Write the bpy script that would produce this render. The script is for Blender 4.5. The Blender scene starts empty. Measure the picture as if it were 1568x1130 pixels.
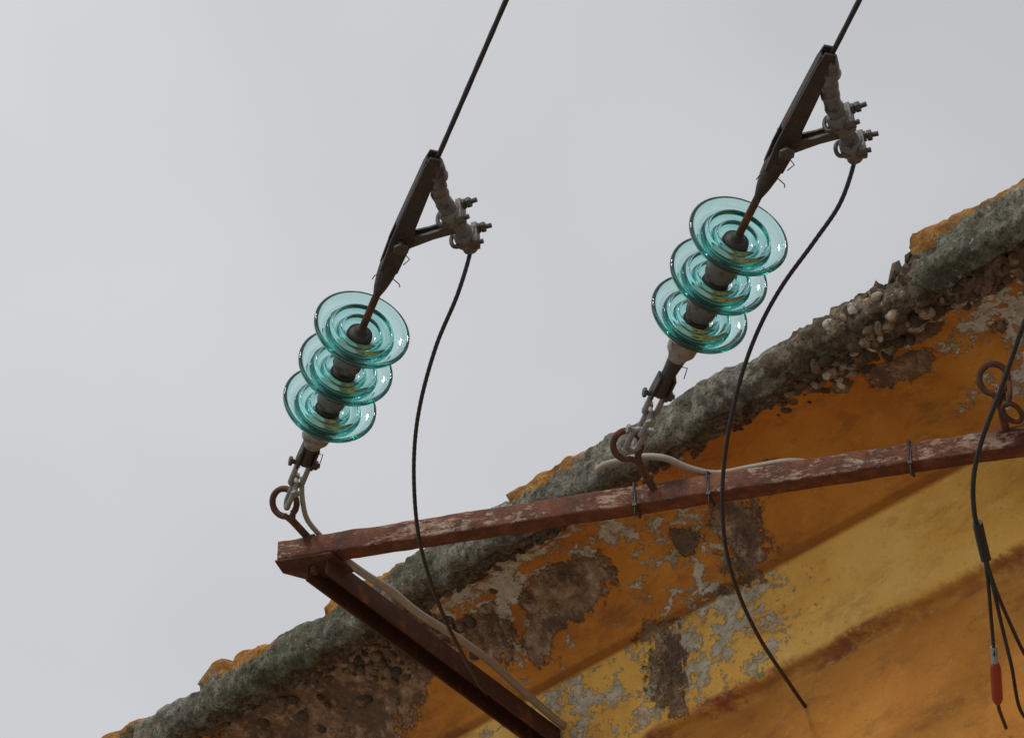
import bpy, math, random
from mathutils import Vector, Matrix, noise
random.seed(7)
scene=bpy.context.scene
V=Vector

# ------------------------------------------------------------------ materials
def new_mat(name):
    m=bpy.data.materials.new(name); m.use_nodes=True
    nt=m.node_tree; b=nt.nodes['Principled BSDF']
    return m,nt,b
class NB:
    def __init__(s,nt): s.nt=nt; s.n=nt.nodes; s.l=nt.links; s.tc=s.n.new('ShaderNodeTexCoord')
    def noise(s,scale,detail=6,rough=.6,vec=None,dist=0):
        t=s.n.new('ShaderNodeTexNoise'); t.inputs['Scale'].default_value=scale
        t.inputs['Detail'].default_value=min(detail,8); t.inputs['Roughness'].default_value=rough
        t.inputs['Distortion'].default_value=dist
        s.l.new(vec if vec else s.tc.outputs['Object'],t.inputs['Vector']); return t.outputs['Fac']
    def map(s,scale=(1,1,1),loc=(0,0,0)):
        m=s.n.new('ShaderNodeMapping'); m.inputs['Scale'].default_value=scale; m.inputs['Location'].default_value=loc
        s.l.new(s.tc.outputs['Object'],m.inputs['Vector']); return m.outputs['Vector']
    def ramp(s,fac,stops):
        r=s.n.new('ShaderNodeValToRGB'); e=r.color_ramp.elements
        while len(e)<len(stops): e.new(.5)
        for i,(p,c) in enumerate(stops):
            e[i].position=p
            if isinstance(c,(int,float)): c=(c,c,c)
            e[i].color=(*c,1)
        s.l.new(fac,r.inputs['Fac']); return r.outputs['Color']
    def step(s,fac,a,b):
        m=s.n.new('ShaderNodeMapRange'); m.interpolation_type='SMOOTHSTEP'
        m.inputs['From Min'].default_value=a; m.inputs['From Max'].default_value=b
        s.l.new(fac,m.inputs['Value']); return m.outputs['Result']
    def math(s,op,a,b=None,c=None):
        m=s.n.new('ShaderNodeMath'); m.operation=op
        for i,x in enumerate((a,b,c)):
            if x is None: continue
            if isinstance(x,(int,float)): m.inputs[i].default_value=x
            else: s.l.new(x,m.inputs[i])
        return m.outputs[0]
    def mix(s,f,a,b,mode='MIX'):
        m=s.n.new('ShaderNodeMix'); m.data_type='RGBA'; m.blend_type=mode
        for sock,x in ((m.inputs[0],f),(m.inputs[6],a),(m.inputs[7],b)):
            if isinstance(x,(int,float)): sock.default_value=x
            elif isinstance(x,tuple): sock.default_value=(*x,1)
            else: s.l.new(x,sock)
        return m.outputs[2]
    def attr(s,name):
        a=s.n.new('ShaderNodeAttribute'); a.attribute_name=name; return a.outputs['Fac']
    def bump(s,h,strength,dist,b):
        n=s.n.new('ShaderNodeBump'); n.inputs['Strength'].default_value=strength; n.inputs['Distance'].default_value=dist
        s.l.new(h,n.inputs['Height']); s.l.new(n.outputs[0],b.inputs['Normal'])

def metal_mat(name,c1,c2,rust=(.10,.035,.015),rust_lo=.5,rust_hi=.62,metallic=.5,rough=.55,scale=30):
    m,nt,b=new_mat(name); n=NB(nt)
    base=n.mix(n.noise(scale*.7,6,.65),c1,c2)
    rm=n.step(n.noise(scale,8,.7,vec=n.map(loc=(3,1,2))),rust_lo,rust_hi)
    col=n.mix(rm,base,rust)
    nt.links.new(col,b.inputs['Base Color'])
    nt.links.new(n.math('SUBTRACT',metallic,n.math('MULTIPLY',rm,metallic)),b.inputs['Metallic'])
    nt.links.new(n.math('ADD',rough,n.math('MULTIPLY',rm,.3)),b.inputs['Roughness'])
    n.bump(n.noise(scale*6,4,.7),.6,.002,b)
    return m
M_galv=metal_mat('galvanised_steel',(.12,.11,.10),(.05,.045,.04),rust=(.09,.04,.02),rust_lo=.5,rust_hi=.66)
M_alu=metal_mat('weathered_aluminium',(.21,.20,.19),(.09,.085,.08),rust=(.055,.042,.034),rust_lo=.5,rust_hi=.66,metallic=.3)
M_dark=metal_mat('dark_steel',(.055,.048,.044),(.024,.022,.02),rust=(.10,.045,.025),rust_lo=.52,rust_hi=.7,metallic=.3)
M_rust=metal_mat('rusty_rod',(.11,.045,.024),(.045,.024,.018),rust=(.19,.07,.028),rust_lo=.45,rust_hi=.7,metallic=.1,rough=.8)
M_cap=metal_mat('insulator_cap_iron',(.24,.225,.21),(.10,.095,.09),rust=(.09,.05,.03),rust_lo=.5,rust_hi=.66,metallic=.2,rough=.6)
M_capl=metal_mat('insulator_socket_zinc',(.36,.34,.31),(.17,.155,.14),rust=(.11,.07,.045),rust_lo=.5,rust_hi=.66,metallic=.2,rough=.65)
M_link=metal_mat('zinc_shackle',(.36,.35,.34),(.17,.165,.16),rust=(.12,.06,.035),rust_lo=.55,rust_hi=.7,metallic=.4)

def bar_mat():
    m,nt,b=new_mat('rusty_painted_steel'); n=NB(nt)
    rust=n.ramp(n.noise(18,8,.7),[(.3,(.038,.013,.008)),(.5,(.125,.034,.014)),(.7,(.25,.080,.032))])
    paint=n.ramp(n.noise(16,8,.7),[(.35,(.22,.095,.06)),(.5,(.38,.235,.17)),(.65,(.55,.44,.36))])
    a=n.noise(44,8,.82,vec=n.map(scale=(.45,1,1.5)))
    big=n.noise(2.6,3,.5,vec=n.map(loc=(1,1,0)))
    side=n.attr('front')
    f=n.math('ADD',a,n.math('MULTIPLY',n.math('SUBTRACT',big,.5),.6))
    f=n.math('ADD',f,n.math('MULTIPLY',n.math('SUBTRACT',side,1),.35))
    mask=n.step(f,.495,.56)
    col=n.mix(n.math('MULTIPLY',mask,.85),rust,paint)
    drip=n.step(n.noise(60,5,.6,vec=n.map(scale=(1,.25,.25))),.54,.70)
    col=n.mix(n.math('MULTIPLY',drip,.65),col,(.07,.022,.012))
    nt.links.new(col,b.inputs['Base Color']); b.inputs['Roughness'].default_value=.75
    n.bump(n.math('ADD',n.math('MULTIPLY',mask,.5),n.noise(120,5,.7)),.8,.003,b)
    return m
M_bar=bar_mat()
M_brace=metal_mat('rust_dark_steel',(.10,.034,.017),(.032,.016,.012),rust=(.20,.075,.036),rust_lo=.5,rust_hi=.7,metallic=.1,rough=.8,scale=16)

def plain(name,col,rough=.6,var=.3,scale=20,bump=.3):
    m,nt,b=new_mat(name); n=NB(nt)
    d=tuple(c*(1-var) for c in col)
    nt.links.new(n.mix(n.noise(scale,5,.65),d,col),b.inputs['Base Color'])
    b.inputs['Roughness'].default_value=rough
    n.bump(n.noise(scale*5,4,.6),bump,.001,b)
    return m
M_wire=plain('black_conductor',(.022,.022,.026),.5,.5,60)
M_pvc=plain('cream_cable_sheath',(.40,.34,.27),.6,.5,25)
M_tie=plain('black_cable_tie',(.015,.015,.016),.45,.3,50)
M_red=plain('red_cable_plug',(.36,.05,.03),.5,.3,30)
M_grey=plain('grey_connector',(.30,.33,.32),.5,.3,30)
M_shut=plain('green_shutter_paint',(.06,.13,.08),.6,.4,12)
M_pane=plain('window_dark_glass',(.03,.035,.04),.1,.2,3)

def glass_mat():
    m,nt,b=new_mat('teal_glass'); n=NB(nt)
    b.inputs['Base Color'].default_value=(.80,.96,.95,1)
    b.inputs['Transmission Weight'].default_value=1
    b.inputs['Roughness'].default_value=.0
    b.inputs['IOR'].default_value=1.52
    va=nt.nodes.new('ShaderNodeVolumeAbsorption'); va.inputs['Color'].default_value=(.06,.70,.66,1); va.inputs['Density'].default_value=24
    nt.links.new(va.outputs[0],nt.nodes['Material Output'].inputs['Volume'])
    n.bump(n.noise(30,2,.4),.18,.003,b)
    return m
M_glass=glass_mat()

def cornice_mat():
    m,nt,b=new_mat('peeling_orange_stucco'); n=NB(nt)
    yel=n.attr('yellow'); sto=n.attr('stone'); pe=n.attr('peel'); dk=n.attr('dark')
    n1=n.noise(3.2,6,.6); n2=n.noise(24,8,.74); n3=n.noise(80,6,.75,vec=n.map(loc=(5,0,0)))
    orange=n.ramp(n1,[(.3,(.36,.115,.011)),(.5,(.52,.185,.016)),(.7,(.60,.25,.032))])
    yellow=n.ramp(n1,[(.3,(.68,.35,.06)),(.5,(.82,.47,.095)),(.7,(.86,.57,.17))])
    paint=n.mix(yel,orange,yellow)
    soil=n.step(n.noise(5,8,.75,vec=n.map(scale=(1,2.2,2.2),loc=(2,2,2))),.47,.68)
    paint=n.mix(n.math('MULTIPLY',soil,.6),paint,n.mix(yel,(.17,.062,.013),(.46,.22,.045)))
    sc=n.step(n.noise(38,8,.8,vec=n.map(scale=(.5,1,1),loc=(4,2,2))),.54,.64)
    paint=n.mix(n.math('MULTIPLY',sc,.28),paint,n.mix(yel,(.68,.36,.09),(.9,.72,.36)))
    pores=n.step(n3,.58,.68)
    paint=n.mix(n.math('MULTIPLY',pores,.42),paint,(.16,.07,.02))
    # pale thin flaking
    pale=n.math('ADD',n.noise(13,8,.78,vec=n.map(loc=(9,4,1),scale=(.8,1.2,1.2))),n.math('MULTIPLY',n.math('SUBTRACT',n.attr('flake'),.5),.35))
    pmask=n.step(pale,.61,.635)
    palec=n.ramp(n2,[(.35,(.24,.24,.16)),(.5,(.44,.44,.37)),(.65,(.66,.58,.48))])
    paint=n.mix(n.math('MULTIPLY',pmask,.9),paint,palec)
    # peeled plaster
    f=n.math('ADD',pe,n.math('MULTIPLY',n.math('SUBTRACT',n.noise(8,8,.76),.5),1.6))
    mask=n.step(f,.50,.53)
    plaster=n.ramp(n2,[(.3,(.08,.045,.025)),(.45,(.20,.12,.062)),(.55,(.31,.20,.12)),(.7,(.50,.38,.27))])
    bigm=n.step(n.noise(7,8,.7,vec=n.map(loc=(7,7,7))),.47,.54)
    plaster=n.mix(n.math('MULTIPLY',bigm,.8),plaster,n.ramp(n3,[(.3,(.035,.022,.016)),(.7,(.15,.085,.052))]))
    edge=n.math('MULTIPLY',n.step(f,.42,.50),n.math('SUBTRACT',1,mask))
    paint=n.mix(n.math('MULTIPLY',edge,.45),paint,(.14,.065,.018))
    col=n.mix(mask,paint,plaster)
    # stone lip with moss
    stone=n.ramp(n2,[(.30,(.025,.020,.013)),(.45,(.10,.075,.045)),(.58,(.21,.155,.10)),(.72,(.42,.33,.235))])
    stone=n.mix(n.math('MULTIPLY',n.step(n3,.48,.60),.8),stone,(.022,.019,.012))
    sf=n.step(n.math('ADD',sto,n.math('MULTIPLY',n.math('SUBTRACT',n.noise(14,8,.75),.5),1.1)),.46,.54)
    col=n.mix(sf,col,stone)
    col=n.mix(n.math('MULTIPLY',n.attr('red'),n.step(n2,.38,.56)),col,n.ramp(n3,[(.35,(.22,.06,.025)),(.6,(.38,.12,.05)),(.7,(.50,.30,.2))]))
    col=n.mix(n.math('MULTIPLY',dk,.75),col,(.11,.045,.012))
    nt.links.new(col,b.inputs['Base Color']); b.inputs['Roughness'].default_value=.9
    h=n.math('ADD',n.math('MULTIPLY',n2,.35),n.math('MULTIPLY',mask,-.9))
    h=n.math('ADD',h,n.math('MULTIPLY',pmask,-.25)); h=n.math('ADD',h,n.math('MULTIPLY',n3,.16))
    h=n.math('ADD',h,n.math('MULTIPLY',n.math('MULTIPLY',sf,n2),1.5))
    n.bump(h,1,.009,b)
    return m
M_corn=cornice_mat()

def tile_mat():
    m,nt,b=new_mat('mossy_clay_tile'); n=NB(nt)
    n2=n.noise(17,8,.8); n3=n.noise(95,6,.75)
    nb=n.noise(4.5,7,.62,vec=n.map(loc=(1,5,2),scale=(.6,1,1)))
    base=n.ramp(n2,[(.32,(.035,.034,.026)),(.45,(.13,.122,.092)),(.55,(.25,.24,.19)),(.66,(.50,.48,.41))])
    green=n.ramp(n2,[(.32,(.022,.026,.016)),(.5,(.10,.105,.068)),(.66,(.24,.25,.18))])
    base=n.mix(n.step(nb,.47,.62),base,green)
    brown=n.step(n.noise(7,6,.65,vec=n.map(loc=(6,1,2))),.55,.66)
    base=n.mix(n.math('MULTIPLY',brown,.5),base,(.24,.165,.095))
    base=n.mix(n.math('MULTIPLY',n.step(n3,.52,.60),.75),base,(.016,.016,.011))
    base=n.mix(n.math('MULTIPLY',n.step(n.noise(60,6,.7,vec=n.map(loc=(9,9,2))),.60,.66),.7),base,(.46,.45,.39))
    li=n.math('ADD',n.noise(13,8,.8,vec=n.map(loc=(3,8,2))),n.math('MULTIPLY',n.math('SUBTRACT',n.attr('lichen'),.5),.55))
    lm=n.step(li,.495,.56)
    lc=n.ramp(n2,[(.34,(.12,.05,.006)),(.5,(.40,.165,.015)),(.66,(.60,.33,.06))])
    lc=n.mix(n.math('MULTIPLY',n.step(n3,.5,.6),.6),lc,(.10,.07,.03))
    col=n.mix(n.math('MULTIPLY',lm,.92),base,lc)
    nt.links.new(col,b.inputs['Base Color']); b.inputs['Roughness'].default_value=.95
    n.bump(n.math('ADD',n2,n.math('MULTIPLY',n3,.5)),1,.016,b)
    return m
M_tile=tile_mat()
def pebble_mat():
    m,nt,b=new_mat('river_pebbles'); n=NB(nt)
    c=n.ramp(n.attr('tone'),[(.0,(.05,.036,.025)),(.35,(.15,.095,.058)),(.65,(.26,.18,.12)),(.88,(.40,.32,.25)),(1,(.62,.59,.54))])
    c=n.mix(n.math('MULTIPLY',n.step(n.noise(50,8,.75),.48,.60),.8),c,(.04,.032,.02))
    nt.links.new(c,b.inputs['Base Color']); b.inputs['Roughness'].default_value=.85
    n.bump(n.noise(130,5,.6),.7,.003,b); return m
M_peb=pebble_mat()
def roof_mat():
    m,nt,b=new_mat('roof_tiles_clay'); n=NB(nt)
    nt.links.new(n.ramp(n.noise(8,8,.7),[(.3,(.12,.07,.04)),(.5,(.30,.15,.08)),(.7,(.36,.25,.13))]),b.inputs['Base Color'])
    b.inputs['Roughness'].default_value=.9; n.bump(n.noise(40,5,.7),.6,.01,b); return m
M_roof=roof_mat()
def ground_mat():
    m,nt,b=new_mat('dusty_concrete_ground'); n=NB(nt)
    c=n.ramp(n.noise(.8,8,.65),[(.3,(.25,.22,.18)),(.7,(.38,.34,.29))])
    nt.links.new(c,b.inputs['Base Color']); b.inputs['Roughness'].default_value=.95
    return m
M_ground=ground_mat()

# ------------------------------------------------------------------ geometry helpers
def catmull(P,step=.01):
    P=[V(p) for p in P]; out=[]
    Q=[P[0]*2-P[1]]+P+[P[-1]*2-P[-2]]
    for i in range(1,len(Q)-2):
        a,b_,c,d=Q[i-1:i+3]; n=max(2,int((c-b_).length/step))
        for k in range(n):
            t=k/n
            out.append(.5*((2*b_)+(c-a)*t+(2*a-5*b_+4*c-d)*t*t+(3*b_-a-3*c+d)*t**3))
    out.append(P[-1]); return out
class B:
    def __init__(s): s.v=[]; s.f=[]; s.mi=[]; s.mats=[]; s.sm=[]; s.attr={}
    def m(s,mat):
        if mat not in s.mats: s.mats.append(mat)
        return s.mats.index(mat)
    def add(s,vs,fs,mat,smooth=True):
        o=len(s.v); s.v+= [tuple(v) for v in vs]; k=s.m(mat)
        for f in fs: s.f.append(tuple(i+o for i in f)); s.mi.append(k); s.sm.append(smooth)
        return o
    def tube(s,P,r,mat,seg=10,strands=0,pitch=.07,closed=False,cap=True,smooth=True):
        P=[V(p) for p in P]; n=len(P)
        T=[]
        for i in range(n):
            if closed: t=P[(i+1)%n]-P[i-1]
            else: t=P[min(i+1,n-1)]-P[max(i-1,0)]
            T.append(t.normalized())
        u=T[0].orthogonal().normalized(); vs=[]; dist=0
        for i in range(n):
            u=(u-T[i]*u.dot(T[i])).normalized(); w=T[i].cross(u)
            if i: dist+=(P[i]-P[i-1]).length
            R=r[i] if isinstance(r,(list,tuple)) else r
            for k in range(seg):
                a=2*math.pi*k/seg
                rr=R
                if strands: rr=R*(.9+.16*abs(math.cos(strands*.5*(a-2*math.pi*dist/pitch))))
                vs.append(P[i]+u*math.cos(a)*rr+w*math.sin(a)*rr)
        fs=[]
        for i in range(n if closed else n-1):
            j=(i+1)%n
            for k in range(seg):
                k2=(k+1)%seg
                fs.append((i*seg+k,i*seg+k2,j*seg+k2,j*seg+k))
        s.add(vs,fs,mat,smooth)
        if cap and not closed:
            s.add(vs[:seg],[tuple(reversed(range(seg)))],mat,False); s.add(vs[-seg:],[tuple(range(seg))],mat,False)
    def cyl(s,a,b,r0,r1,mat,seg=20,smooth=True):
        s.tube([a,b],[r0,r1],mat,seg,smooth=smooth)
    def lathe(s,prof,mat,O=(0,0,0),A=(0,0,1),seg=64,closed=True):
        O=V(O);A=V(A).normalized();u=A.orthogonal().normalized();w=A.cross(u);vs=[];fs=[];n=len(prof)
        for i in range(seg):
            a=2*math.pi*i/seg
            for r,z in prof: vs.append(O+A*z+(u*math.cos(a)+w*math.sin(a))*r)
        for i in range(seg):
            j=(i+1)%seg
            for k in range(n if closed else n-1):
                k2=(k+1)%n
                fs.append((i*n+k,j*n+k,j*n+k2,i*n+k2))
        s.add(vs,fs,mat)
    def nut(s,c,ax,mat,R=.012,h=.01):
        ax=V(ax).normalized(); c=V(c)
        s.tube([c-ax*h/2,c-ax*h*.3,c+ax*h*.3,c+ax*h/2],[R*.9,R,R,R*.9],mat,6,smooth=False)
    def bolt(s,a,b,r,mat,nuts=(),head=True,R=.012):
        a=V(a);b=V(b);ax=(b-a).normalized(); s.cyl(a,b,r,r,mat,12)
        if head: s.nut(a,ax,mat,R,.008)
        for t in nuts: s.nut(a+(b-a)*t,ax,mat,R,.011)
    def box(s,c,X,Y,Z,mat):
        c=V(c);X=V(X);Y=V(Y);Z=V(Z)
        vs=[c+X*i+Y*j+Z*k for i in(-1,1) for j in(-1,1) for k in(-1,1)]
        s.add(vs,[(0,1,3,2),(4,6,7,5),(0,4,5,1),(2,3,7,6),(0,2,6,4),(1,5,7,3)],mat,False)
    def plate(s,pts,nrm,th,mat):
        nrm=V(nrm).normalized(); n=len(pts); P=[V(p) for p in pts]
        vs=[p-nrm*th/2 for p in P]+[p+nrm*th/2 for p in P]
        fs=[tuple(reversed(range(n))),tuple(range(n,2*n))]+[(i,(i+1)%n,n+(i+1)%n,n+i) for i in range(n)]
        s.add(vs,fs,mat,False)
    def obj(s,name,parent=None,mat=None,bevel=0,recalc=True):
        me=bpy.data.meshes.new(name); me.from_pydata(s.v,[],s.f)
        for m in s.mats: me.materials.append(m)
        me.polygons.foreach_set('material_index',s.mi); me.polygons.foreach_set('use_smooth',s.sm)
        for k,vals in s.attr.items():
            a=me.attributes.new(k,'FLOAT','POINT'); a.data.foreach_set('value',vals)
        if recalc:
            import bmesh
            bm=bmesh.new(); bm.from_mesh(me); bmesh.ops.recalc_face_normals(bm,faces=bm.faces); bm.to_mesh(me); bm.free()
        me.update()
        o=bpy.data.objects.new(name,me); scene.collection.objects.link(o)
        if parent: o.parent=parent
        if mat is not None: o.matrix_world=mat
        if bevel:
            bv=o.modifiers.new('bevel','BEVEL'); bv.width=bevel; bv.segments=2; bv.limit_method='ANGLE'; bv.angle_limit=math.radians(40)
        return o
def empty(name,M=None):
    o=bpy.data.objects.new(name,None); scene.collection.objects.link(o); o.empty_display_size=.1
    if M is not None: o.matrix_world=M
    return o

# ------------------------------------------------------------------ insulator strings
def glass_profile():
    k=[(.031,-.028),(.046,-.026),(.070,-.018),(.092,-.007),(.104,-.001),(.1095,.005),(.1130,.012),(.1125,.018),(.1085,.0205),(.1045,.017),
       (.099,.008),(.090,.002),(.081,.0005),(.0765,.005),(.0735,.017),(.0705,.020),(.0675,.016),(.064,.001),(.057,-.005),
       (.0525,-.001),(.0495,.010),(.0465,.0125),(.0435,.009),(.040,-.004),(.031,-.010)]
    P=catmull([(r,z,0) for r,z in k],.0016)
    return [(p.x,p.y) for p in P]
GP=glass_profile()
def axes(A0,A1):
    A=(V(A1)-V(A0)); L=A.length; A.normalize()
    Wd=V((0,0,1)).cross(A).normalized()      # horizontal, to the right of the run
    U=A.cross(Wd).normalized()
    M=Matrix(((Wd.x,U.x,A.x,A0[0]),(Wd.y,U.y,A.y,A0[1]),(Wd.z,U.z,A.z,A0[2]),(0,0,0,1)))
    return M,L
def insulator(A0,A1,discs,rod_end,pivot,extra,lat=1.0,drop=0.0):
    M,L=axes(A0,A1)
    root=empty('insulator_string',M)
    for i,z in enumerate(discs):
        b=B(); b.lathe(GP,M_glass,O=(0,0,z),seg=96); o=b.obj('glass_disc_%d'%(i+1),root)
        b=B()
        last=(i==0)
        mt=M_capl if last else M_cap
        b.lathe([(.0,z-.008),(.0305,z-.010),(.0305,z-.031),(.040,z-.032),(.0415,z-.038),(.0385,z-.048),(.0365,z-.066),(.0355,z-.095),(.034,z-.112),(.029,z-.121),(.020,z-.124),(.0,z-.125)],mt,closed=False,seg=36)
        b.lathe([(.0,z-.006),(.030,z-.006),(.029,z+.000),(.020,z+.003),(.013,z+.010),(.0105,z+.02),(.0,z+.02)],M_dark,closed=False,seg=28)
        nxt=discs[i+1]-.09 if i<2 else rod_end
        b.cyl((0,0,z+.005),(0,0,nxt),.0088,.0088,M_rust,14)
        if last:
            b.tube([(0,0,z-.05),(0,0,z-.09),(0,0,z-.125),(0,0,z-.14)],[.037,.036,.026,.022],M_capl,24)
        b.tube([(.03,-.02,z-.085),(.045,-.01,z-.09),(.052,.01,z-.082)],.0015,M_dark,6)
        b.obj('cap_and_pin_%d'%(i+1),root)
    z3=discs[0]
    b=B(); za=z3-.125; zb=extra[0]
    b.tube([(0,0,za+.01),(0,0,za-.02),(0,.002,(za+zb)/2),(0,0,zb)],[.023,.021,.017,.019],M_dark,14)
    for sx in(-1,1):
        b.plate([(sx*.018,-.014,zb+.06),(sx*.018,.014,zb+.06),(sx*.018,.017,zb-.01),(sx*.018,0,zb-.028),(sx*.018,-.017,zb-.01)],(1,0,0),.006,M_dark)
    b.bolt((-.034,0,zb-.006),(.038,0,zb-.006),.006,M_galv,(.86,),R=.012)
    b.tube([(-.02,-.014,za-.03),(-.03,-.03,za-.045),(-.018,-.04,za-.06)],.0013,M_dark,6)
    b.tube([(.016,-.014,za-.03),(.034,.0,za-.045),(.03,-.02,za-.062)],.0013,M_dark,6)
    zz=zb-.006; nlink=extra[1]; ll=(zz+.004)/nlink
    for q in range(nlink):
        z0=zz-q*ll; ax=V((1,0,0)) if q%2==0 else V((0,1,0))
        pts=[]
        hw=.015
        for a in range(24):
            t=2*math.pi*a/24
            lx=math.cos(t)*hw; lz=math.sin(t)*hw+(ll/2-hw+.006)*(1 if math.sin(t)>0 else -1)
            pts.append(ax*lx+V((0,0,z0-ll/2+lz)))
        b.tube(pts,.0068,M_link,10,closed=True)
        if q>0:
            b.bolt(ax*-.03+V((0,0,z0)),ax*.034+V((0,0,z0)),.006,M_link,(.85,),R=.0115)
    b.obj('shackle_link',root,bevel=.001)
    b=B(); r0=rod_end; pz=pivot
    b.tube([(0,0,r0-.06),(0,0,r0-.035),(0,0,r0),(0,0,r0+.03),(0,0,r0+.055)],[.0095,.015,.020,.022,.018],M_dark,16)
    for sx in(-1,1):
        b.plate([(-.020,sx*.013,r0+.03),(.020,sx*.013,r0+.03),(.023,sx*.013,pz-.01),(.015,sx*.013,pz+.018),(-.015,sx*.013,pz+.018),(-.023,sx*.013,pz-.01)],(0,1,0),.007,M_dark)
    b.bolt((0,-.034,pz),(0,.036,pz),.008,M_galv,(.9,),R=.018)
    b.tube([(.01,-.02,r0+.02),(.03,-.028,r0+.012),(.036,-.02,r0-.004)],.0014,M_dark,6)
    b.tube([(-.01,-.02,r0+.03),(-.03,-.024,r0+.02),(-.03,-.02,r0+.004)],.0014,M_dark,6)
    b.tube([(.01,-.02,pz-.02),(.028,-.03,pz-.03),(.02,-.03,pz-.05)],.0014,M_dark,6)
    b.obj('rod_clevis',root,bevel=.0012)
    # strain clamp: A-frame
    b=B(); tz=L; h=tz-pz
    for sy in(-1,1):
        b.plate([(-.024,sy*.012,pz-.018),(.016,sy*.012,pz-.022),(.028,sy*.012,pz+.01),(.018,sy*.012,pz+.05),(.014,sy*.012,tz-.02),(.009,sy*.012,tz+.004),(-.015,sy*.012,tz+.004),(-.019,sy*.012,tz-.03),(-.023,sy*.012,pz+.05)],(0,1,0),.006,M_dark)
    b.plate([(-.021,-.009,pz+.04),(-.021,.009,pz+.04),(-.0165,.009,tz-.01),(-.0165,-.009,tz-.01)],(1,0,0),.006,M_dark)
    q=h/.262
    S0=V((.012,0,pz-.004)); S1=V((.108*lat,-drop*.5,pz+.075*q))
    d=(S1-S0).normalized(); pn=V((d.z,0,-d.x))
    for sy in(-1,1):
        b.plate([S0+pn*.016+V((0,sy*.010,0)),S0-pn*.016+V((0,sy*.010,0)),(S0+S1)/2-pn*.010+V((0,sy*.010,0)),S1-pn*.014+V((0,sy*.010,0)),S1+pn*.012+V((0,sy*.010,0)),(S0+S1)/2+pn*.010+V((0,sy*.010,0))],(0,1,0),.006,M_galv)
    b.box((S0+S1)/2,d*(S1-S0).length*.45,V((0,.009,0)),pn*.004,M_galv)
    K=[(.004,0,tz-.015),(.020*lat,-drop*.1,tz-.045*q),(.030*lat,-drop*.2,tz-.085*q),(.056*lat,-drop*.5,pz+.135*q),(.098*lat,-drop*.8,pz+.088*q),(.132*lat,-drop,pz+.050*q),(.158*lat,-drop,pz+.010*q)]
    C=catmull(K,.008); n=len(C)
    b.tube(C,[.0150+.0035*math.sin(i/n*math.pi)+(.002 if i>n*.75 else 0) for i in range(n)],M_alu,14)
    for t in (.16,.27,.38,.49):
        i=int(t*n); b.tube([C[i]-(C[i+1]-C[i]).normalized()*.005,C[i]+(C[i+1]-C[i]).normalized()*.005],.0205,M_alu,12)
    for t,L2 in ((.60,.050),(.86,.048)):
        i=int(t*n); tg=(C[i+1]-C[i]).normalized(); out=V((-tg.z,0,tg.x)); 
        if out.x<0: out=-out
        side=V((0,1,0))
        b.tube([C[i]-tg*.020,C[i]-tg*.013,C[i]+tg*.013,C[i]+tg*.020],[.021,.027,.027,.021],M_alu,14)
        b.box(C[i]+out*.021,tg*.015,side*.029,out*.0065,M_alu)
        for sy in(-1,1):
            p=C[i]+side*sy*.021
            b.bolt(p-out*.025,p+out*(L2+.010*sy),.0055,M_galv,(.62,.77),head=False,R=.012)
        arc=[C[i]+side*math.cos(a)*.021-out*(.025+math.sin(a)*.010) for a in [math.pi*k/10 for k in range(11)]]
        b.tube(arc,.005,M_galv,8)
    b.obj('strain_clamp',root,bevel=.0012)
    return root,M,C
A0=(-.549,5.881,5.318);A1=(-.162,4.720,5.459)
r1,M1,C1=insulator(A0,A1,(.373,.509,.645),.843,.970,(.165,2))
B0=(.284,5.611,5.303);B1=(.647,4.358,5.436)
r2,M2,C2=insulator(B0,B1,(.475,.606,.737),.940,1.045,(.205,3),lat=.95,drop=.02)

def power_line(M,L,C):
    b=B(); p=[M@c for c in C]
    A=(M.to_3x3()@V((0,0,1))).normalized()
    tip=p[0]; far=tip+A*9+V((0,0,.15))
    pts=[p[6],p[3],p[0]]+[tip+(far-tip)*t+V((0,0,-.25*t*(1-t))) for t in [i/300 for i in range(1,301)]]
    b.tube(pts,.0056,M_wire,12,strands=6,pitch=.11)
    return b.obj('power_line')
power_line(M1,0,C1); power_line(M2,0,C2)
e1=M1@C1[-1]; e1b=M1@C1[-5]; e2=M2@C2[-1]; e2b=M2@C2[-5]
J1=[e1b,e1,(-.12,5.065,5.35),(-.171,5.229,5.325),(-.211,5.396,5.278),(-.228,5.54,5.229),(-.226,5.687,5.159),(-.209,5.834,5.123),(-.169,6.036,5.096),(-.117,6.276,5.103),(-.067,6.638,5.196),(-.016,7.038,5.321)]
J2=[e2b,e2,(.693,4.713,5.329),(.645,4.816,5.304),(.587,4.932,5.278),(.546,5.046,5.255),(.515,5.157,5.219),(.494,5.273,5.176),(.481,5.381,5.125),(.479,5.483,5.067),(.493,5.603,5.018),(.531,5.75,4.983),(.593,5.924,4.96),(.672,6.129,4.965),(.743,6.307,4.972),(.80,6.42,4.98)]
J3=[(1.101,4.414,5.060),(1.077,4.601,5.055),(1.053,4.738,5.033),(1.026,4.894,4.985),(.998,5.023,4.940),(.987,5.113,4.899),(.995,5.191,4.857),(1.017,5.261,4.827)]
for J in(J1,J2):
    b=B(); b.tube(catmull(J,.006),.0048,M_wire,12,strands=6,pitch=.10); b.obj('jumper_cable')
b=B(); b.tube(catmull(J3,.006),.0054,M_wire,12,strands=6,pitch=.1)
b.tube(catmull([(1.004,5.215,4.848),(1.014,5.25,4.832),(1.030,5.30,4.806)],.01),.0115,M_wire,14)
F1=[(1.017,5.261,4.827),(1.036,5.336,4.789),(1.058,5.463,4.731),(1.070,5.534,4.681),(1.093,5.673,4.657),(1.13,5.80,4.66)]
F2=[(1.017,5.261,4.827),(1.048,5.344,4.778),(1.092,5.437,4.732),(1.144,5.530,4.686),(1.22,5.63,4.66)]
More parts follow.
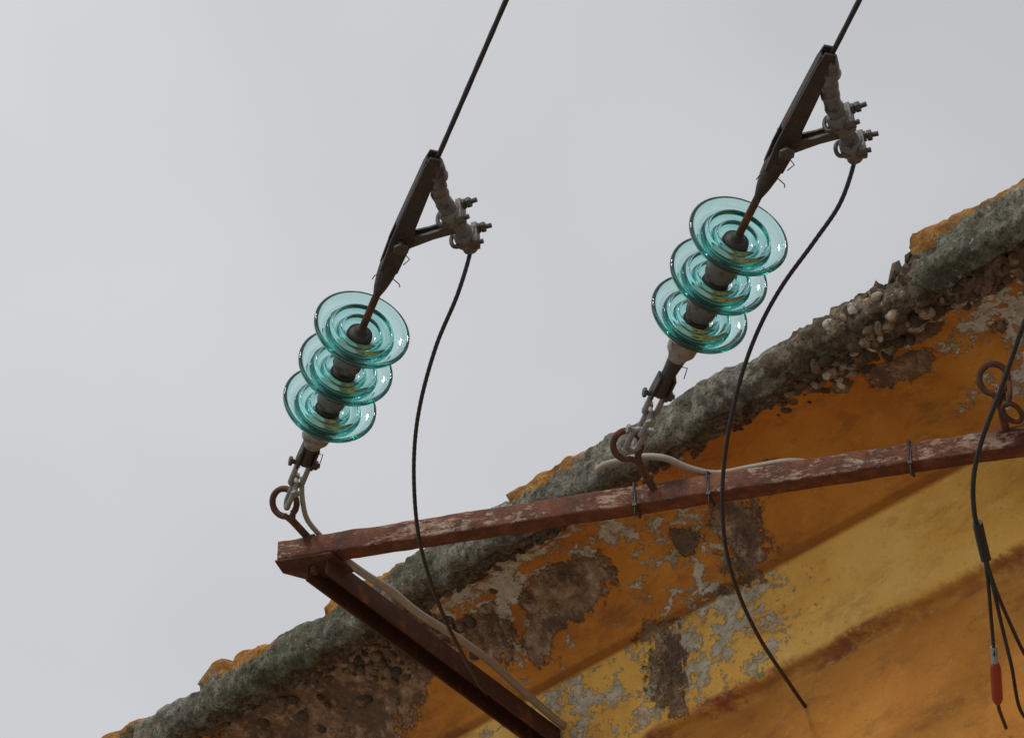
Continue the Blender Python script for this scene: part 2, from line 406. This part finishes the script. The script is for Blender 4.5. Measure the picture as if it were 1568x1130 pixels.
F3=[(1.017,5.261,4.827),(1.044,5.340,4.784),(1.078,5.45,4.725),(1.105,5.53,4.67),(1.14,5.66,4.63),(1.2,5.75,4.62)]
for F in(F1,F2,F3): b.tube(catmull(F,.01),.0042,M_wire,10)
p3=V(F1[3]); dd=(V(F1[4])-p3)
b.tube([p3-(V(F1[3])-V(F1[2]))*.45,p3],.0075,M_grey,12)
b.tube([p3,p3+dd*.15,p3+dd*.9,p3+dd],[.009,.0125,.0125,.008],M_red,14)
b.obj('jumper_cable')

# ------------------------------------------------------------------ steel bracket
P0=V((-.521,5.993,5.246)); P1=V((1.187,5.497,5.25)); dB=(P1-P0); dB.z=0; dB.normalize()
nB=V((dB.y,-dB.x,0))
if nB.y>0: nB=-nB
up=V((0,0,1))
root=empty('steel_bracket')
def beam(name,S,E,w,h,mat,wob=.0015,front=True):
    b=B(); S=V(S);E=V(E);d=(E-S).normalized(); n=V((d.y,-d.x,0)).normalized(); 
    if n.dot(V((-.3,-1,0)))<0: n=-n
    N=int((E-S).length/.015); vs=[];at=[]
    r=.005; sec=[]
    for cx,cz,a0 in ((w/2-r,h/2-r,0),(-w/2+r,h/2-r,90),(-w/2+r,-h/2+r,180),(w/2-r,-h/2+r,270)):
        for k in range(4):
            a=math.radians(a0+30*k); sec.append((cx+r*math.cos(a),cz+r*math.sin(a)))
    K=len(sec)
    for i in range(N+1):
        c=S+(E-S)*i/N
        for k,(x,z) in enumerate(sec):
            p=c+n*x+up*z; q=noise.noise(p*14)*wob+noise.noise(p*45)*wob*.7
            p=p+n*(q if x>0 else -q)+up*q*(1 if z>0 else -1)
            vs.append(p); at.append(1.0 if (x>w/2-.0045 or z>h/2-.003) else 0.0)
    fs=[(i*K+k,i*K+(k+1)%K,(i+1)*K+(k+1)%K,(i+1)*K+k) for i in range(N) for k in range(K)]
    fs+= [tuple(range(K)),tuple(N*K+k for k in range(K))]
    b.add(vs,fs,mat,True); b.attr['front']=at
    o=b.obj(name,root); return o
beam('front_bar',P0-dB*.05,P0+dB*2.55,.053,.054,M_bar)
Bs=V((-.478,5.985,5.198)); Bd=V((.548,.836,-.012)).normalized(); Bn=V((Bd.y,-Bd.x,0)).normalized()
b=B(); Lb=1.35; mid=Bs+Bd*Lb/2
for sgn in(-1,1):
    b.box(mid+Bn*sgn*.030,Bd*Lb/2,Bn*.0035,up*.027,M_brace)
b.box(mid+up*.0233,Bd*(Lb/2-.001),Bn*.0262,up*.0035,M_brace)
b.plate([P0-dB*.054+up*-.033-nB*.027,P0-dB*.054-up*.033+nB*.03,P0+dB*.09-up*.033+nB*.03,P0+dB*.12-up*.033-nB*.07,P0-up*.033-nB*.08],(0,0,1),.006,M_brace)
for q in(.03,.07): b.bolt(P0+dB*q-up*.05-nB*.02,P0+dB*q-up*.02-nB*.02,.006,M_rust,(.3,),R=.011)
b.obj('brace_channel',root,bevel=.0015)
b=B(); q=P0+dB*1.9-up*.034
b.box(q+V((.747,.665,0))*.25,V((.747,.665,0))*.25,V((.665,-.747,0))*.02,up*.004,M_brace); b.obj('wall_stay',root)
b=B()
for u_ in (.855,1.035,1.515):
    c=P0+dB*u_; w=.0295;h=.031
    loop=[c+nB*x+up*z+dB*random.uniform(-.002,.002) for x,z in ((w,h),(0,h+.012),(-w,h),(-w,-h),(0,-h),(w,-h))]
    b.tube(loop,.0035,M_tie,6,closed=True,smooth=False)
    b.box(c+nB*w-up*h,dB*.005,nB*.005,up*.004,M_tie)
    b.tube([c+nB*w-up*h,c+nB*(w+.004)-up*(h+.02),c+nB*w-up*(h+.035)],.002,M_tie,6)
b.obj('cable_ties',root)

def eye(center,foot,R,r,face):
    b=B(); c=V(center);f=V(foot);face=V(face).normalized()
    d=(f-c).normalized(); d=(d-face*d.dot(face)).normalized(); e=face.cross(d)
    pts=[c+d*math.cos(a)*R+e*math.sin(a)*R*.95 for a in [math.radians(18+k*324/30) for k in range(31)]]
    b.tube(pts,[r*(.95+.1*random.random()) for _ in pts],M_rust,12)
    j=c+d*(R+r*.2)
    b.tube([pts[0],j+d*.012+e*.002,f,f+(f-c).normalized()*.03],[r,r*1.15,r*1.2,r*1.2],M_rust,12)
    b.tube([pts[-1],j+d*.012,f],[r*.9,r,r],M_rust,12)
    b.nut(f+d*.0,d,M_rust,r*2.3,.012)
    return b.obj('eye_bolt')
eye((-.556,5.884,5.322),(-.500,5.970,5.272),.034,.008,(-.35,-.75,-.55))
eye((.272,5.608,5.308),(.322,5.690,5.268),.035,.008,(.15,-.7,-.72))
eye((1.101,5.338,5.310),(1.150,5.500,5.270),.034,.0075,(-.2,-.8,-.5))
b=B()
for q,(c,ax) in enumerate((((1.128,5.345,5.275),(1,.3,0)),((1.140,5.365,5.235),(.2,.4,1)))):
    c=V(c);ax=V(ax).normalized();d=V((.4,.3,-.85)).normalized();d=(d-ax*d.dot(ax)).normalized();e=ax.cross(d)
    b.tube([c+d*math.cos(a)*.028+e*math.sin(a)*.018 for a in [2*math.pi*k/20 for k in range(20)]],.006,M_rust,10,closed=True)
b.obj('chain_link')

b=B(); b.tube(catmull([(.205,5.76,5.335),(.222,5.744,5.340),(.26,5.715,5.333),(.313,5.685,5.325),(.366,5.672,5.312),(.419,5.690,5.297),(.487,5.705,5.290),(.574,5.682,5.293),(.66,5.655,5.292),(.74,5.66,5.285),(.83,5.66,5.275),(.95,5.63,5.27),(1.1,5.585,5.27),(1.3,5.53,5.27),(1.7,5.45,5.27)],.012),.0085,M_pvc,12); b.obj('sheathed_cable')
b=B(); b.tube(catmull([(-.511,5.835,5.365),(-.513,5.850,5.350),(-.512,5.877,5.325),(-.503,5.921,5.299),(-.476,5.968,5.284),(-.43,6.02,5.26)],.01),.0065,M_pvc,10); b.obj('sheathed_cable')
b=B(); b.tube(catmull([(-.42,6.0,5.235),(-.361,6.042,5.211),(-.299,6.117,5.208),(-.237,6.208,5.200),(-.140,6.357,5.212),(-.058,6.496,5.222),(.010,6.621,5.221),(.116,6.80,5.215),(.22,6.95,5.21)],.012),.0105,M_pvc,12); b.obj('sheathed_cable')

# ------------------------------------------------------------------ house
T=V((.6652,-.7466,0)); N=V((.7466,.6652,0)); Z=V((0,0,1)); O=V((-.880,7.287,0))
HM=Matrix(((T.x,N.x,0,O.x),(T.y,N.y,0,O.y),(0,0,1,0),(0,0,0,1)))
house=empty('stucco_house',HM)
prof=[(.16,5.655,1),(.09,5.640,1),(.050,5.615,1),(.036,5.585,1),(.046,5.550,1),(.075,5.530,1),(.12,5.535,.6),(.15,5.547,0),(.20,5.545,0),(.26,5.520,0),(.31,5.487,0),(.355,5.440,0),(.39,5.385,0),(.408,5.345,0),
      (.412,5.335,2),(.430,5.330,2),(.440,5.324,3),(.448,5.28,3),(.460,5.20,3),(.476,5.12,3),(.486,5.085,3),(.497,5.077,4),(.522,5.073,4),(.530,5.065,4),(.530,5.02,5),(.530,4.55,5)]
rp=[]
for i in range(len(prof)-1):
    a=prof[i];c=prof[i+1];n=max(1,int(math.hypot(c[0]-a[0],c[1]-a[1])/.010))
    for k in range(n):
        t=k/n; rp.append((a[0]+(c[0]-a[0])*t,a[1]+(c[1]-a[1])*t,a[2] if t<.5 else c[2]))
rp.append(prof[-1])
S0,S1,ds=-2.4,4.2,.0115
NS=int((S1-S0)/ds); K=len(rp)
nrm=[]
for k in range(K):
    a=rp[max(k-1,0)];c=rp[min(k+1,K-1)]; dx,dz=c[0]-a[0],c[1]-a[1]; l=math.hypot(dx,dz); nrm.append((dz/l,-dx/l))
blobs=[(1.20,.30,.19,.075,1.1),(1.02,.36,.10,.05,.7),(1.79,.36,.13,.07,.85),(1.97,.31,.12,.06,.65),(1.62,.33,.10,.05,.7),(2.46,.24,.11,.045,.95),(2.56,.19,.09,.03,.9),(2.3,.20,.05,.03,.7),(2.75,.27,.06,.03,.6),
       (.52,.22,.28,.13,1.3),(.1,.28,.4,.2,1.2),(.9,.30,.12,.10,.7),(1.42,.45,.14,.05,.85),(1.72,.44,.16,.04,.6),(2.85,.465,.05,.03,.8),(-.8,.3,.5,.2,.8),(3.6,.3,.5,.2,.7)]
vs=[];A={'yellow':[],'stone':[],'peel':[],'dark':[],'flake':[],'red':[]}
for i in range(NS+1):
    s=S0+ds*i
    for k,(m,z,zn) in enumerate(rp):
        nx,nz=nrm[k]
        p=V((s,m,z))
        d=.006*noise.noise(p*3)+.003*noise.noise(p*12)+.0014*noise.noise(p*35)
        peel=0
        for (bs,bm,ls,lm,am) in blobs:
            e=((s-bs+noise.noise(p*9)*.03)/ls)**2+((m-bm)/lm)**2
            if e<4: peel=max(peel,am*math.exp(-e))
        if zn>=3: peel*=.75
        if zn==5: peel=.16
        stone=0
        if zn in(1,.6):
            stone=1 if zn==1 else .75
        broken=max(0,1-abs(s-2.56)/.30)
        if m<.24 and zn<1 and broken>0: stone=max(stone,min(1,broken*2.2)*(1-max(0,m-.12)/.11))
        if s>2.8 and m<.2 and zn<1: stone=max(stone,(1-max(0,m-.13)/.07)*.8)
        if stone>.3:
            d+=stone*(.022*noise.fractal(p*11,1,2,5)+.012*noise.noise(p*38)+.007*noise.noise(p*70))
        if peel>.45: d-=.004; d+=.005*noise.noise(p*30)
        if zn==3 and z<5.14 : d+=.007*noise.noise(V((s*9,1,1)))
        sg=1
        cx,cz=m-.5,z-5.62
        if nx*cx+nz*cz<0 : sg=-1
        q=p+V((0,nx,nz))*d*sg
        vs.append(q)
        A['yellow'].append(1.0 if zn==3 else (.45 if zn==4 else (.15 if zn==5 else 0.0))); A['stone'].append(stone); A['peel'].append(peel)
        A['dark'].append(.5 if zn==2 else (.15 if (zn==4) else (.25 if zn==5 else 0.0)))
        A['red'].append(max(0,min(1,.55+noise.noise(V((s*7,z*20,0)))*1.4)) if (zn==4 or (zn==3 and z<5.092)) else 0.0)
        fl=max(0,min(1,.46+.75*noise.noise(V((s*1.6,m*3,2)))))
        if zn==0 and .7<s<2.0: fl+=.12
        if zn==3: fl+=.40*max(0,min(1,(2.40-s)/.35))*(1-.5*max(0,min(1,(5.17-z)/.08)))
        if zn==5: fl-=.05
        A['flake'].append(fl)
fs=[(i*K+k,(i+1)*K+k,(i+1)*K+k+1,i*K+k+1) for i in range(NS) for k in range(K-1)]
fs.append(tuple(range(K))); fs.append(tuple(NS*K+k for k in range(K)))
b=B(); b.add(vs,fs,M_corn,True); b.sm[-1]=b.sm[-2]=False; b.attr=A; co=b.obj('cornice',house)

def const_attr(b,**kw):
    for k,v in kw.items(): b.attr[k]=[v]*len(b.v)
D=5.6
b=B()
b.box(((S0+S1)/2,.552+(D-.552)/2,2.9),((S1-S0)/2,0,0),(0,(D-.552)/2-.02,0),(0,0,2.75),M_corn)
b.box(((S0+S1)/2,.545,2.265),((S1-S0)/2,0,0),(0,.015,0),(0,0,2.275),M_corn)
for s in (S0+.03,S1-.03):
    b.plate([(s,.5,5.6),(s,D-.1,5.6),(s,(D+.1)/2,6.50)],(1,0,0),.05,M_corn)
const_attr(b,yellow=0.1,stone=0.0,peel=.2,dark=.2,flake=.5,red=0.0); b.obj('walls',house)
b=B(); vs=[];fs=[]
ns=520; mm=40; mr=(D+.1)/2
for sl in(0,1):
    o=len(vs)
    for i in range(ns+1):
        s=S0-.1+(S1-S0+.2)*i/ns
        for j in range(mm+1):
            t=j/mm; m=.15+(mr-.15)*t if sl==0 else D+.05-(D+.05-mr)*t
            row=(t*7)%1
            z=5.655+.34*(mr-.13)*t+.024*abs(math.sin(s*math.pi/.2))+.018*(1-row)-.018
            vs.append((s,m,z))
    fs+=[(o+i*(mm+1)+j,o+(i+1)*(mm+1)+j,o+(i+1)*(mm+1)+j+1,o+i*(mm+1)+j+1) for i in range(ns) for j in range(mm)]
b.add(vs,fs,M_roof); b.obj('roof_tiles',house,recalc=False)

# edge barrel tiles laid lengthwise along the eave
b=B(); lich=[]
segs=[(-2.4,-1.75),(-1.8,-1.1),(-1.15,-.5),(-.55,.07),(-.01,.64),(.53,1.44),(1.32,2.36),(2.735,3.45),(3.4,4.2)]
for si,(a,e) in enumerate(segs):
    L=e-a; ni=int(L/.0095); nk=40
    vv=[];ff=[]
    for sh in(0,1):
        for i in range(ni+1):
            t=i/ni; s=a+L*t
            R=(.118-.044*t)-(.020 if sh else 0)
            cm=.096+.006*t-(.006 if a>2.5 else 0); cz=5.578+.010*t+(.012 if a>2.5 else 0)
            for k in range(nk+1):
                ang=math.radians(-66+ 250*k/nk)
                # squarish section rather than a round pipe
                ca,sa=math.cos(ang),math.sin(ang)
                sq=1/(abs(ca)**3.4+abs(sa)**3.4)**(1/3.4)
                x=-ca*R*.82*sq; z=sa*R*.70*sq
                p=V((s,cm+x,cz+z))
                dd=.017*noise.noise(p*4+V((a*7,0,0)))+.012*noise.fractal(p*11,1,2,4)+.006*noise.noise(p*42)+.0035*noise.noise(p*80)
                r2=noise.noise(p*16+V((3,3,3)))
                if r2>.28: dd-=(r2-.28)*.06      # chips
                dirv=V((0,x,z)).normalized()
                q=p+dirv*dd
                ed=0
                w_=max(0,1-min(i,ni-i)/5)
                ed=w_*(.050*noise.noise(V((k*.22,si*3.1+(5 if i>ni/2 else 0),0)))+.016*noise.noise(V((k*.8,si*9,2))))
                if k<3: q+=V((0,0,.022*noise.noise(V((s*14,a,4)))*(1-k/3)))
                q.x+=ed
                vv.append(q)
                hi=max(0,sa)*(1 if ca>-.3 else .6)
                big=1.25 if a>2.5 else 1
                lich.append(max(0,min(1,((1-(s-a)/.42)*.5+.5*hi+.7*noise.noise(V((s*3,1,a)))-.08)*big)) if hi>.05 else .14)
    W_=nk+1; n1=(ni+1)*W_
    for sh in(0,1):
        for i in range(ni):
            for k in range(nk):
                q=sh*n1+i*W_+k; ff.append((q,q+1,q+W_+1,q+W_))
    for i in(0,ni):
        for k in range(nk): q=i*W_+k; ff.append((q,q+1,q+1+n1,q+n1))
    for k in(0,nk):
        for i in range(ni): q=i*W_+k; ff.append((q,q+W_,q+W_+n1,q+n1))
    b.add(vv,ff,M_tile)
b.attr['lichen']=lich
b.obj('edge_tiles',house)

# pebble rubble exposed under and between the tiles
import bmesh
ico=bmesh.new(); bmesh.ops.create_icosphere(ico,subdivisions=2,radius=1); iv=[v.co.copy() for v in ico.verts]; ifs=[tuple(v.index for v in f.verts) for f in ico.faces]; ico.free()
b=B(); tone=[]
def at_prof(m):
    for k in range(len(rp)-1):
        if rp[k][1]<5.58 and rp[k+1][0]>=m: return rp[k][1]
    return 5.5
def pebble(s,m,z,r,tn=None,rough=.2,smooth=True):
    rot=Matrix.Rotation(random.uniform(0,6),3,V((random.random()-.5,random.random()-.5,random.random()-.5)).normalized())
    sc=V((1,random.uniform(.6,.95),random.uniform(.45,.8))); off=V((random.random()*9,0,0))
    if tn is None: tn=random.random()**1.3
    vv=[]
    for c in iv:
        c2=rot@V((c.x*sc.x,c.y*sc.y,c.z*sc.z)); c2*=r*(1+rough*noise.noise(c*1.3+off)+(rough*.5*noise.noise(c*4+off) if rough>.3 else 0)); vv.append(V((s,m,z))+c2); tone.append(tn)
    b.add(vv,ifs,M_peb,smooth)
for _ in range(170):
    s=random.gauss(2.54,.17)
    if not 2.2<s<2.9: continue
    if random.random()<.4:
        a=random.uniform(-.6,1.6); m=.085-math.cos(a)*.040; z=5.575+math.sin(a)*.040
        if s<2.36 or s>2.73: m=.12+random.random()*.06; z=at_prof(m)
    else: m=random.uniform(.07,.20); z=at_prof(m)
    pebble(s,m,z+.001,random.choice([.006,.008,.010,.013,.017,.022]))
for s,m,r,tn in ((2.50,.048,.021,.97),(2.42,.045,.016,.95),(2.57,.052,.017,.8),(2.33,.12,.017,.98),(2.44,.10,.014,.85),(2.66,.11,.022,.75),(2.60,.14,.026,.8),(2.28,.13,.012,.8),(2.38,.155,.015,.7),(2.52,.10,.013,.9),(2.70,.06,.014,.85)):
    z=at_prof(m) if m>.09 else 5.585
    pebble(s,m-(.010 if m<.09 else 0),z-(.010 if m>.09 else 0),r,tn,.12)
for _ in range(100):
    s=random.uniform(2.1,3.5); m=random.uniform(.12,.19); pebble(s,m,at_prof(m)+.004,random.uniform(.006,.022),random.random()*.8)
for _ in range(150):
    s=random.gauss(.50,.22); m=random.gauss(.22,.05)
    if m<.12: continue
    pebble(s,m,at_prof(m)+.004,random.choice([.009,.012,.016,.02,.024]),random.random()*.8)
# broken mortar: angular lumps
for _ in range(120):
    s=random.uniform(2.34,2.75); pebble(s,.09+random.uniform(-.035,.05),5.605+random.uniform(-.03,.018),random.uniform(.010,.032),random.random()*.3,.8,False)
for _ in range(34):
    s=random.uniform(2.60,2.74); pebble(s,.09+random.uniform(-.02,.04),5.625+random.uniform(-.01,.035),random.uniform(.012,.034),random.random()*.2,.8,False)
for _ in range(160):
    s=random.uniform(2.75,3.5); m=random.uniform(.09,.19); pebble(s,m,at_prof(m)+.006,random.uniform(.012,.034),random.random()*.6,.7,False)
for _ in range(60):
    s=random.uniform(-.3,2.3); m=random.uniform(.11,.15); pebble(s,m,at_prof(m)+.006,random.uniform(.008,.020),random.random()*.4,.7,False)
b.attr['tone']=tone; b.obj('pebble_rubble',house,recalc=False)

b=B()
for s in(-1.2,.8,2.8):
    b.box((s,.527,3.1),(.5,0,0),(0,.012,0),(0,0,.65),M_pane)
    for sg in(-1,1): b.box((s+sg*.78,.505,3.1),(.26,0,0),(0,.018,0),(0,0,.65),M_shut)
    b.box((s,.50,2.41),(.6,0,0),(0,.05,0),(0,0,.035),M_roof)
b.obj('windows',house,bevel=.004)
b=B(); b.box((.8,.52,1.05),(.45,0,0),(0,.02,0),(0,0,1.05),M_shut)
for z in(.55,1.5): b.box((.8,.495,z),(.32,0,0),(0,.006,0),(0,0,.36),M_shut)
b.obj('door',house,bevel=.004)

# ------------------------------------------------------------------ ground
b=B(); R=600
vs=[(math.cos(2*math.pi*k/64)*R,math.sin(2*math.pi*k/64)*R,0) for k in range(64)]
b.add(vs,[tuple(range(64))],M_ground,False); b.obj('ground',recalc=False)

# ------------------------------------------------------------------ sky and sun
w=bpy.data.worlds.new('sky'); scene.world=w; w.use_nodes=True; nt=w.node_tree; n=NB(nt)
bg=nt.nodes['Background']; sky=nt.nodes.new('ShaderNodeTexSky'); sky.sky_type='NISHITA'; sky.sun_disc=False
sky.sun_elevation=math.radians(50); sky.sun_rotation=math.radians(-141)
cm=n.n.new('ShaderNodeMapping'); cm.inputs['Location'].default_value=(.55,.1,.35); n.l.new(n.tc.outputs['Generated'],cm.inputs['Vector'])
cl=n.noise(1.9,5,.45,vec=cm.outputs['Vector'])
cloud=n.ramp(cl,[(.30,(5.5,5.55,5.75)),(.5,(6.8,6.83,7.02)),(.68,(9.0,9.0,9.15))])
n.l.new(n.mix(.95,sky.outputs[0],cloud),bg.inputs['Color']); bg.inputs['Strength'].default_value=.1
sd=bpy.data.lights.new('sun','SUN'); sd.energy=1.45; sd.angle=math.radians(12); sd.color=(1,.95,.87)
so=bpy.data.objects.new('sun',sd); scene.collection.objects.link(so)
sv=V((-.63*.64,-.78*.64,.766)); so.rotation_euler=sv.to_track_quat('Z','Y').to_euler(); so.location=sv*20

cam=bpy.data.cameras.new('camera'); co=bpy.data.objects.new('camera',cam); scene.collection.objects.link(co)
co.location=(0,0,1.6); co.rotation_euler=(math.radians(125),0,0); cam.lens=100; cam.sensor_width=36; cam.clip_end=2000; cam.clip_start=.05
scene.camera=co
scene.view_settings.view_transform='Standard'; scene.view_settings.look='None'; scene.view_settings.exposure=0
